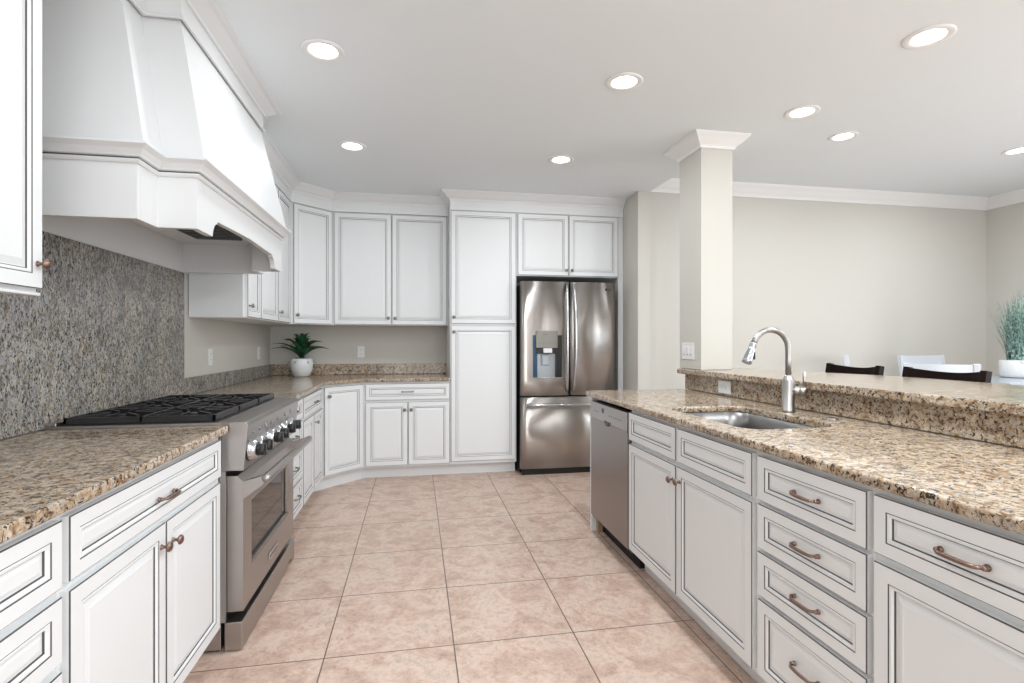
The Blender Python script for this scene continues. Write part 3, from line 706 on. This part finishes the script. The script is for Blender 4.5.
# control panel
b = nb(); prism(b, [(-0.763, 0.725), (-0.680, 0.725), (-0.664, 0.905), (-0.672, 0.921), (-0.763, 0.921)], RA, RB, 'xz')
cp = obj('control_panel', b, 'steel', r, world=True, bevel=0.002)
for y_ in (2.322, 2.420, 2.602, 2.712, 2.858, 2.982):
    b = nb(); lathe(b, [(0.042, 0.0), (0.042, 0.004), (0.0395, 0.005), (0.0395, 0.026), (0.036, 0.031), (0.024, 0.032)], (-0.674, y_, 0.797), 'x', 28); kb = obj('knob', b, 'chrome', cp, world=True)
    b = nb(); lathe(b, [(0.0405+0.004, 0), (0.0445, 0.003)], (-0.6745, y_, 0.797), 'x', 28); obj('knob_bezel', b, 'black', kb, world=True)
    b = nb(); lathe(b, [(0.0245, 0.032), (0.0245, 0.056), (0.021, 0.060), (0.001, 0.0605)], (-0.674, y_, 0.797), 'x', 20); box(b, -0.645, -0.609, y_-0.007, y_+0.007, 0.775, 0.819, 0.002); obj('knob_grip', b, 'black', kb, world=True)
for y_ in (2.345, 2.44, 2.53, 2.62, 2.735, 2.88, 3.0):
    b = nb(); lathe(b, [(0.010, 0), (0.010, 0.003), (0.006, 0.004)], (-0.668, y_, 0.868), 'x', 14); obj('indicator', b, 'icon', cp, world=True)
# cooktop
b = nb()
box(b, -1.378, -0.764, RA, RB, 0.900, 0.921, 0.002)
obj('cooktop_deck', b, 'steel', r, world=True)
b = nb(); box(b, -1.335, -0.800, RA+0.02, RB-0.02, 0.9212, 0.925); obj('burner_pan', b, 'black', r, world=True)
gx0, gx1 = -1.325, -0.790
for k in range(3):
    g0 = RA+0.014+k*0.2965; g1 = g0+0.2925
    gz0, gz1 = 0.932, 0.950
    b = nb(); th = 0.011
    for (x0, x1, y0, y1) in ((gx0, gx1, g0, g0+th), (gx0, gx1, g1-th, g1), (gx0, gx0+th, g0, g1), (gx1-th, gx1, g0, g1)): box(b, x0, x1, y0, y1, gz0-0.006, gz1, 0.001, 1)
    cx_ = (gx0+gx1)/2; box(b, cx_-th/2, cx_+th/2, g0, g1, gz0-0.004, gz1, 0.001, 1)
    gc = (g0+g1)/2
    for bx in ((gx0+cx_)/2, (cx_+gx1)/2):
        for ang in range(8):
            a = ang*PI/4+PI/8*0; ca, sa = math.cos(a), math.sin(a)
            rr = 0.125 if ang % 2 == 0 else 0.150
            p0 = Vector((bx+ca*0.045, gc+sa*0.045, gz1)); p1 = Vector((bx+ca*rr, gc+sa*rr, gz1-0.002))
            s_ = Vector((-sa, ca, 0))*0.005
            vs = [b.verts.new(v) for v in (p0-s_, p0+s_, p1+s_, p1-s_)]; vt = [b.verts.new(v.co+Vector((0, 0, 0.004))) for v in vs]; vb = [b.verts.new(v.co-Vector((0, 0, 0.013))) for v in vs]
            b.faces.new(vt); b.faces.new(vb[::-1])
            for i in range(4): b.faces.new((vb[i], vb[(i+1) % 4], vt[(i+1) % 4], vt[i]))
            for v in vs: b.verts.remove(v)
    for (fx, fy) in ((gx0, g0), (gx0, g1-th), (gx1-th, g0), (gx1-th, g1-th)): box(b, fx, fx+th, fy, fy+th, 0.9215, gz0)
    bmesh.ops.recalc_face_normals(b, faces=b.faces[:])
    obj('grate', b, 'iron', r, world=True)
    for bx in ((gx0+cx_)/2, (cx_+gx1)/2):
        b = nb(); lathe(b, [(0.050, 0.925), (0.048, 0.932), (0.036, 0.934), (0.036, 0.940), (0.030, 0.943), (0.001, 0.944)], (bx, gc, 0), 'z', 20); obj('burner', b, 'iron', r, world=True)
b = nb(); box(b, -1.378, -1.340, RA, RB, 0.9212, 0.934, 0.002); obj('rear_trim', b, 'steel', r, world=True)

# ------------------------------------------------------------------ refrigerator
FY0 = 4.725; fx0, fx1, fxm = 0.955, 1.876, 1.424
r = thing('refrigerator', 'stainless steel french door refrigerator with water dispenser and bottom freezer', 'refrigerator', (1.416, 5.05, 0))
b = nb(); box(b, fx0+0.004, fx1-0.004, 4.79, 5.42, 0.02, 1.775, 0.004); obj('cabinet_shell', b, 'rubber', r, world=True)
b = nb(); box(b, fx0+0.02, fx1-0.02, 4.76, 5.40, 0.0, 0.05); obj('base_grille', b, 'black', r, world=True)
def bowed(x0, x1, z0, z1, cut=None, bow=0.010):
    """door with a gently bowed front; cut=(x0,x1,z0,z1) leaves an opening"""
    b = nb(); xs = [x0+(x1-x0)*i/16 for i in range(17)]; zs = [z0, z1]
    if cut: xs = sorted(set([round(v, 4) for v in xs if abs(v-cut[0]) > 0.01 and abs(v-cut[1]) > 0.01]+[cut[0], cut[1]])); zs = [z0, cut[2], cut[3], z1]
    def fy(x_):
        t = (x_-x0)/(x1-x0); e = min(t, 1-t)
        return FY0+bow*(2*t-1)**2*0.6+(0.008*(1-min(1, e/0.025))**2)
    F = [[b.verts.new((x_, fy(x_), z_)) for z_ in zs] for x_ in xs]
    for i in range(len(xs)-1):
        for j in range(len(zs)-1):
            if cut and j == 1 and xs[i] >= cut[0]-1e-6 and xs[i+1] <= cut[1]+1e-6: continue
            f = b.faces.new((F[i][j], F[i+1][j], F[i+1][j+1], F[i][j+1])); f.smooth = True
    e_ = [b.verts.new(p) for p in ((x0, 4.788, z0), (x1, 4.788, z0), (x1, 4.788, z1), (x0, 4.788, z1))]
    b.faces.new(e_)
    b.faces.new([F[i][0] for i in range(len(xs))]+[e_[1], e_[0]]); b.faces.new([F[i][-1] for i in range(len(xs))][::-1]+[e_[3], e_[2]])
    b.faces.new([F[0][j] for j in range(len(zs))]+[e_[3], e_[0]]); b.faces.new([F[-1][j] for j in range(len(zs))]+[e_[2], e_[1]])
    if cut:  # recess walls
        dpt = 0.055; q = [(cut[0], cut[2]), (cut[1], cut[2]), (cut[1], cut[3]), (cut[0], cut[3])]
    bmesh.ops.recalc_face_normals(b, faces=b.faces[:]); return b
cut = (1.066, 1.346, 0.895, 1.300)
dl = obj('door', bowed(fx0, fxm-0.003, 0.738, 1.800, cut), 'steelz', r, world=True)
drr = obj('door', bowed(fxm+0.003, fx1, 0.738, 1.800), 'steelz', r, world=True)
dfz = obj('freezer_drawer', bowed(fx0, fx1, 0.062, 0.722), 'steelz', r, world=True)
# dispenser
b = nb(); c0, c1, c2, c3 = cut
box(b, c0, c1, 4.784, 4.787, c2, c3); dsp = obj('dispenser_back', b, 'disp', dl, world=True)
b = nb(); box(b, c0+0.0005, c0+0.045, 4.735, 4.7835, c2+0.006, c3-0.0); box(b, c1-0.055, c1-0.0005, 4.735, 4.7835, c2+0.006, c3-0.0, mi=1)
obj('dispenser_cheeks', b, ['dispb', 'black'], dl, world=True, label='dark blue and black side cheeks')
b = nb(); box(b, c0+0.028, c1-0.045, 4.716, 4.783, c3-0.118, c3+0.040, 0.003); pn = obj('dispenser_panel', b, 'grey', dl, world=True, label='taupe grey control panel')
b = nb()
for i in range(5): box(b, c0+0.055+i*0.034, c0+0.070+i*0.034, 4.7152, 4.7165, c3-0.075, c3-0.071)
box(b, c0+0.095, c0+0.14, 4.7152, 4.7165, c3+0.006, c3+0.012)
obj('panel_marks', b, 'slot', pn, world=True)
b = nb(); box(b, c0+0.03, c1-0.05, 4.728, 4.783, c3-0.172, c3-0.119, 0.003); obj('dispenser_spout_housing', b, 'black', dl, world=True)
b = nb(); box(b, c0+0.10, c0+0.185, 4.722, 4.78, c3-0.165, c3-0.120, 0.006); obj('ice_chute', b, 'plate', dl, world=True)
b = nb(); box(b, c0+0.090, c0+0.168, 4.772, 4.7838, c3-0.285, c3-0.175, 0.006); box(b, c0+0.100, c0+0.158, 4.766, 4.773, c3-0.275, c3-0.185, 0.004); obj('dispenser_paddle', b, 'disp', dl, world=True)
b = nb(); box(b, c0+0.001, c1-0.001, 4.730, 4.7835, c2+0.0005, c2+0.012, 0.002); obj('drip_tray', b, 'steelz', dl, world=True)
# handles: gently bowed vertical bars at the seam
for s, d_ in ((-1, dl), (1, drr)):
    b = nb(); pts = []; rd = []
    for i in range(19):
        t = i/18; z = 0.775+t*1.00; o_ = math.sin(PI*t)**0.55
        pts.append((fxm+s*(0.030+0.012*o_), FY0-0.002-0.052*o_, z)); rd.append(0.014)
    tube(b, pts, rd, 12); obj('handle', b, 'chrome', d_, world=True)
b = nb(); pts = []
for i in range(19):
    t = i/18; pts.append((fx0+0.055+t*(fx1-fx0-0.11), FY0-0.004-0.046*math.sin(PI*t)**0.45, 0.655))
tube(b, pts, 0.015, 12); obj('handle', b, 'chrome', dfz, world=True)
# maker's mark: ring emblem and two letters, top right of the right door
b = nb(); lathe(b, [(0.011, 0), (0.011, 0.001), (0.001, 0.0012)], (1.780, FY0+0.002, 1.735), '-y', 20); obj('emblem', b, 'black', drr, world=True)
def text_mesh(name, s, size, loc, rot, mat, parent, depth=0.0006):
    cu = bpy.data.curves.new(name, 'FONT'); cu.body = s; cu.size = size; cu.extrude = depth; cu.align_x = 'CENTER'; cu.align_y = 'CENTER'
    o = bpy.data.objects.new('tmp', cu); C.objects.link(o); bpy.context.view_layer.update()
    me = bpy.data.meshes.new_from_object(o); C.objects.unlink(o); bpy.data.objects.remove(o)
    me.materials.append(M[mat]); n = bpy.data.objects.new(name, me); C.objects.link(n)
    r_ = parent
    while r_.parent is not None: r_ = r_.parent
    n.parent = parent; mw = ROOT[r_.name].inverted() @ Matrix.Translation(loc) @ rot.to_4x4()
    n.matrix_local = mw; return n
text_mesh('lettering', 'LG', 0.026, (1.812, FY0-0.001, 1.735), Matrix.Rotation(PI/2, 3, 'X'), 'black', drr)

# ------------------------------------------------------------------ dishwasher
r = thing('dishwasher', 'stainless steel dishwasher at the far end of the island', 'dishwasher', (1.45, 2.97, 0))
b = nb(); box(b, 1.160, 1.72, 2.676, 3.270, 0.085, 0.855, 0.002); obj('tub', b, 'black', r, world=True)
b = nb(); box(b, 1.205, 1.70, 2.69, 3.26, 0.0, 0.085); obj('kick_plate', b, 'rubber', r, world=True)
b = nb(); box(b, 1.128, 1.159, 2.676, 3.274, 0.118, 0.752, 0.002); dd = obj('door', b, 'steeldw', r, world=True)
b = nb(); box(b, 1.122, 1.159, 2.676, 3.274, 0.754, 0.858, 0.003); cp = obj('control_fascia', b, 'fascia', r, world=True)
b = nb(); prism(b, [(2.90, 0.766), (2.955, 0.738), (2.985, 0.738), (3.02, 0.766)], 1.1205, 1.130, 'yz'); obj('pocket_handle', b, 'black', dd, world=True)
b = nb(); box(b, 1.1205, 1.1225, 3.02, 3.055, 0.808, 0.835, 0.0005, 1); obj('button', b, 'black', cp, world=True)
b = nb()
for i in range(6): box(b, 1.1208, 1.1222, 2.75+i*0.035, 2.762+i*0.035, 0.80, 0.806)
for i in range(3): box(b, 1.1208, 1.1222, 3.12+i*0.03, 3.132+i*0.03, 0.80, 0.806)
obj('panel_marks', b, 'slot', cp, world=True)
b = nb(); box(b, 1.165, 1.20, 3.245, 3.272, 0.0, 0.084); obj('leveling_leg', b, 'wood', r, world=True)

# ------------------------------------------------------------------ recessed ceiling lamps
def lamp(x, y, z, label, R_=0.098, power=12.0):
    r = thing('recessed_light', label, 'ceiling light', (x, y, z), 0, 'recessed ceiling lights')
    b = nb(); lathe(b, [(R_, -0.001), (R_, -0.004), (R_*0.93, -0.008), (R_*0.72, -0.006), (R_*0.66, -0.003), (R_*0.66, -0.001)], (0, 0, 0), 'z', 36, cap=False)
    obj('trim_ring', b, 'trim', r)
    b = nb(); lathe(b, [(R_*0.67, -0.0015), (R_*0.62, -0.0035), (0.001, -0.004)], (0, 0, 0), 'z', 36, cap=False); obj('lens', b, 'lens', r)
    l = bpy.data.lights.new('lamp', 'AREA'); l.energy = power; l.shape = 'DISK'; l.size = 0.12; l.color = (0.915, 0.965, 1.0)
    lo = bpy.data.objects.new('lamp', l); C.objects.link(lo); lo.parent = r; lo.location = (0, 0, -0.012)
lamp(-0.430, 2.595, KC, 'recessed ceiling light nearest the hood, large at the upper left', power=LP_HOOD)
lamp(1.087, 2.620, KC, 'recessed ceiling light above the near end of the dishwasher, upper middle', power=LP_MID)
lamp(-0.440, 3.830, KC, 'recessed ceiling light toward the left back corner cabinets', power=LP_FAR)
lamp(1.082, 3.830, KC, 'recessed ceiling light in front of the refrigerator', power=LP_FAR)
lamp(2.276, 1.982, KC, 'recessed ceiling light nearest the upper right corner, over the bar', power=LP_BAR)
lamp(2.280, 2.773, KC, 'recessed ceiling light right of the column, on the kitchen side of the ceiling step', power=LP_BAR)
lamp(3.090, 3.342, DC, 'recessed dining ceiling light just right of the ceiling step', power=LP_DIN)
lamp(4.676, 3.340, DC, 'recessed dining ceiling light cut by the right picture edge', power=LP_DIN)
for x_, y_, p_ in ((-0.43, 1.36, LP_BACKL), (1.085, 1.36, LP_BACKR), (-0.43, 0.1, LP_BACKL), (1.085, 0.1, LP_BACKR), (2.28, 0.9, LP_BACKR), (4.68, 1.2, LP_REST), (3.09, 1.2, LP_REST), (1.0, -1.5, LP_REST), (3.6, -1.2, LP_REST)):  # added lamps out of view, without fixtures, to fill the room with light
    l = bpy.data.lights.new('lamp', 'AREA'); l.energy = p_; l.shape = 'DISK'; l.size = 0.12; l.color = (0.915, 0.965, 1.0)
    lo = bpy.data.objects.new('added_ceiling_lamp', l); C.objects.link(lo); lo.location = (x_, y_, 2.59)

# ------------------------------------------------------------------ plants
def leafblade(b, base_, ang, L_, rise, droop, wd, n=9, fold=0.25):
    ca, sa = math.cos(ang), math.sin(ang); rows = []
    for i in range(n+1):
        t = i/n; rr = L_*t*(0.55+0.45*math.sin(PI/2*t)); z = rise*math.sin(PI*0.5*min(1, t*1.25))-droop*t*t
        p = Vector((base_[0]+ca*rr, base_[1]+sa*rr, base_[2]+z)); w_ = wd*(math.sin(PI*(0.18+0.82*t))**0.8)*(1-t**4)+0.0006
        s_ = Vector((-sa, ca, 0))
        rows.append([b.verts.new(p+s_*w_), b.verts.new(p-Vector((0, 0, w_*fold*2))), b.verts.new(p-s_*w_)])
    for a, c in zip(rows, rows[1:]):
        for k in (0, 1): f = b.faces.new((a[k], a[k+1], c[k+1], c[k])); f.smooth = True
px, py = -1.062, 5.235
r = thing('potted_succulent', 'dark green spiky succulent in a white ceramic pot on the corner worktop', 'potted plant', (px, py, 0.9105))
b = nb(); lathe(b, [(0.060, 0), (0.074, 0.008), (0.096, 0.065), (0.104, 0.12), (0.100, 0.155), (0.090, 0.172), (0.084, 0.172), (0.086, 0.150), (0.001, 0.150)], (0, 0, 0.0), 'z', 40); obj('pot', b, 'pot', r)
b = nb(); lathe(b, [(0.084, 0.151), (0.06, 0.160), (0.001, 0.166)], (0, 0, 0), 'z', 24, cap=False); obj('soil', b, 'soil', r)
b = nb()
for i in range(11): leafblade(b, (0, 0, 0.165), i*2.4+0.3, random.uniform(0.23, 0.29), random.uniform(0.13, 0.17), random.uniform(0.01, 0.06), 0.021)
for i in range(13): leafblade(b, (0, 0, 0.165), i*2.4+1.1, random.uniform(0.14, 0.20), random.uniform(0.17, 0.215), 0.01, 0.020)
for i in range(8): leafblade(b, (0, 0, 0.17), i*2.4+0.7, random.uniform(0.05, 0.10), random.uniform(0.21, 0.245), 0.0, 0.017)
for i in range(6): leafblade(b, (0, 0, 0.165), i*1.05+0.2, 0.125, 0.035, 0.075, 0.010)
o = obj('leaves', b, 'leaf', r); sd = o.modifiers.new('thick', 'SOLIDIFY'); sd.thickness = 0.003

# ------------------------------------------------------------------ bar stools, dining chairs, table, grass planter
def ell(cx, cy, rx, ry, n=40): return [(cx+rx*math.cos(2*PI*i/n), cy+ry*math.sin(2*PI*i/n)) for i in range(n)]
def beam(b, p0, p1, w_, d_, up=Vector((0, 1, 0))):
    p0, p1 = Vector(p0), Vector(p1); d = (p1-p0).normalized(); s = d.cross(up).normalized(); u = s.cross(d).normalized()
    vs = []
    for p in (p0, p1):
        for a, c in ((-1, -1), (1, -1), (1, 1), (-1, 1)): vs.append(b.verts.new(p+s*a*w_/2+u*c*d_/2))
    fs = [b.faces.new([vs[i] for i in q]) for q in ((0, 3, 2, 1), (4, 5, 6, 7), (0, 1, 5, 4), (1, 2, 6, 5), (2, 3, 7, 6), (3, 0, 4, 7))]
    bmesh.ops.recalc_face_normals(b, faces=fs)
def chair(name, label, loc, rz, mat, seat_h, top_h, width, curve, seatmat=None, post_above=0.012, cat='chair', group=None, raildrop=0.0):
    """local: back at y=0 spanning x, seat towards +y"""
    r = thing(name, label, cat, (loc[0], loc[1], 0), rz, group); W2 = width/2
    b = nb(); box(b, -W2+0.01, W2-0.01, 0.03, 0.43, seat_h-0.04, seat_h, 0.012, 3); obj('seat', b, seatmat or mat, r)
    for s in (-1, 1):
        b = nb(); beam(b, (s*(W2-0.015), 0.03, 0), (s*(W2-0.015), 0.045, seat_h-0.02), 0.035, 0.035); beam(b, (s*(W2-0.015), 0.045, seat_h-0.02), (s*(W2-0.015), -0.030, top_h), 0.032, 0.034); obj('back_leg', b, mat, r)
        b = nb(); beam(b, (s*(W2-0.025), 0.41, 0), (s*(W2-0.025), 0.40, seat_h-0.04), 0.035, 0.035); obj('front_leg', b, mat, r)
    b = nb(); n = 14; z1 = top_h-post_above; z0_ = z1-0.085; rows = []
    for i in range(n+1):
        t = i/n; x_ = -W2+0.028+(width-0.056)*t; yb = -0.030-curve*math.sin(PI*t); dz = -raildrop*math.sin(PI*t)
        rows.append([b.verts.new((x_, yb, z0_+dz)), b.verts.new((x_, yb+0.018, z0_+dz)), b.verts.new((x_, yb+0.016, z1+dz)), b.verts.new((x_, yb-0.002, z1+dz))])
    for a, c in zip(rows, rows[1:]):
        for k in range(4): b.faces.new((a[k], a[(k+1) % 4], c[(k+1) % 4], c[k]))
    b.faces.new(rows[0][::-1]); b.faces.new(rows[-1]); bmesh.ops.recalc_face_normals(b, faces=b.faces[:]); obj('top_rail', b, mat, r)
    b = nb()
    for q in (-0.12, -0.04, 0.04, 0.12): beam(b, (q, 0.03, seat_h-0.01), (q, -0.020-curve*0.8, z0_+0.01), 0.022, 0.010)
    obj('back_slats', b, mat, r)
    b = nb(); zf = seat_h*0.38
    beam(b, (-W2+0.02, 0.405, zf), (W2-0.02, 0.405, zf), 0.022, 0.030, Vector((0, 0, 1))); beam(b, (-W2+0.02, 0.035, zf), (W2-0.02, 0.035, zf), 0.022, 0.030, Vector((0, 0, 1)))
    for s in (-1, 1): beam(b, (s*(W2-0.02), 0.035, zf+0.04), (s*(W2-0.02), 0.405, zf+0.04), 0.02, 0.028, Vector((0, 0, 1)))
    obj('stretchers', b, mat, r); return r
# stools face the bar: seat towards -X  (local +y -> -X : rz = +90)
chair('bar_stool', 'dark espresso wood bar stool behind the bar, just right of the faucet', (2.82, 2.995), L90, 'darkwood', 0.66, 1.090, 0.428, 0.045, post_above=0.004, cat='stool', group='dark bar stools behind the bar', raildrop=0.016)
chair('bar_stool', 'dark espresso wood bar stool behind the bar, nearest the right picture edge', (2.82, 2.392), L90, 'darkwood', 0.66, 1.093, 0.458, 0.045, post_above=0.004, cat='stool', group='dark bar stools behind the bar', raildrop=0.016)
chair('dining_chair', 'white wooden dining chair farthest back, by the dining wall', (4.85, 4.27), PI+0.10, 'whitewood', 0.62, 1.107, 0.57, 0.03, post_above=0.004, group='white dining chairs')
chair('dining_chair', 'white wooden dining chair directly behind the right dark stool, its back rail overlapping', (3.325, 2.82), -0.70, 'whitewood', 0.62, 1.100, 0.385, 0.025, post_above=0.003, group='white dining chairs')
chair('dining_chair', 'white wooden dining chair seen edge-on above the left dark stool', (3.99, 4.24), 0.80-PI, 'whitewood', 0.62, 1.112, 0.42, 0.02, post_above=0.006, group='white dining chairs')
r = thing('dining_table', 'pale grey counter-height dining table at the right picture edge', 'table', (4.95, 3.62, 0))
b = nb(); box(b, -0.55, 0.70, -0.42, 0.40, 0.895, 0.930, 0.004); obj('tabletop', b, 'tabletop', r)
for sx in (-0.48, 0.63):
    for sy in (-0.35, 0.33): b = nb(); box(b, sx-0.035, sx+0.035, sy-0.035, sy+0.035, 0, 0.895, 0.004); obj('leg', b, 'whitewood', r)
r = thing('potted_grass', 'tall blue-green ornamental grass in a white pot on the dining table', 'potted plant', (5.15, 3.66, 0.930))
b = nb(); lathe(b, [(0.110, 0.001), (0.130, 0.004), (0.137, 0.02), (0.137, 0.148), (0.130, 0.152), (0.124, 0.148), (0.120, 0.130), (0.001, 0.130)], (0, 0, 0), 'z', 36); obj('pot', b, 'pot', r)
b = nb(); tube(b, [(-0.10, -0.09, 0.128), (-0.135, -0.10, 0.142), (-0.175, -0.105, 0.150)], [0.006, 0.007, 0.003], 8, flat=0.6); 
obj('white_stroke', b, 'plate', r)  # thin white stroke beside the pot, not identified as any part
b = nb()
for i in range(620):
    a = random.uniform(0, 2*PI); r0 = 0.085*math.sqrt(random.random()); h = random.uniform(0.38, 0.72)*(1-0.25*r0/0.085)
    lean = random.uniform(0.00, 0.15)*(0.3+r0/0.085); aa = a+random.uniform(-0.5, 0.5)
    bx_, by_ = r0*math.cos(a), r0*math.sin(a); s_ = Vector((math.cos(aa+PI/2), math.sin(aa+PI/2), 0)); prev = None
    for k in range(6):
        t = k/5; p = Vector((bx_+math.cos(aa)*lean*t**1.6, by_+math.sin(aa)*lean*t**1.6, 0.128+h*t-0.02*t*t)); w_ = 0.0034*(1-t*0.8)
        row = (b.verts.new(p-s_*w_), b.verts.new(p+s_*w_))
        if prev: b.faces.new((prev[0], prev[1], row[1], row[0]))
        prev = row
o = obj('grass_blades', b, 'grass', r); o['kind'] = 'stuff'
b = nb()
N = 160
for (x0, x1) in ((4.0, 4.55), (4.62, 5.12)):
    prev = None
    for i in range(N+1):
        t = i/N; x_ = x0+(x1-x0)*t; y_ = RY+0.08+0.03*math.sin(t*2*PI*6)+0.01*math.sin(t*37)
        row = (b.verts.new((x_, y_, 0.03)), b.verts.new((x_, y_, 2.45)))
        if prev: b.faces.new((prev[0], row[0], row[1], prev[1])).smooth = True
        prev = row
tag(obj('sheer_curtains', b, 'sheer'), 'pale blue sheer curtains at the dining window, seen reflected in the fridge', 'curtain')
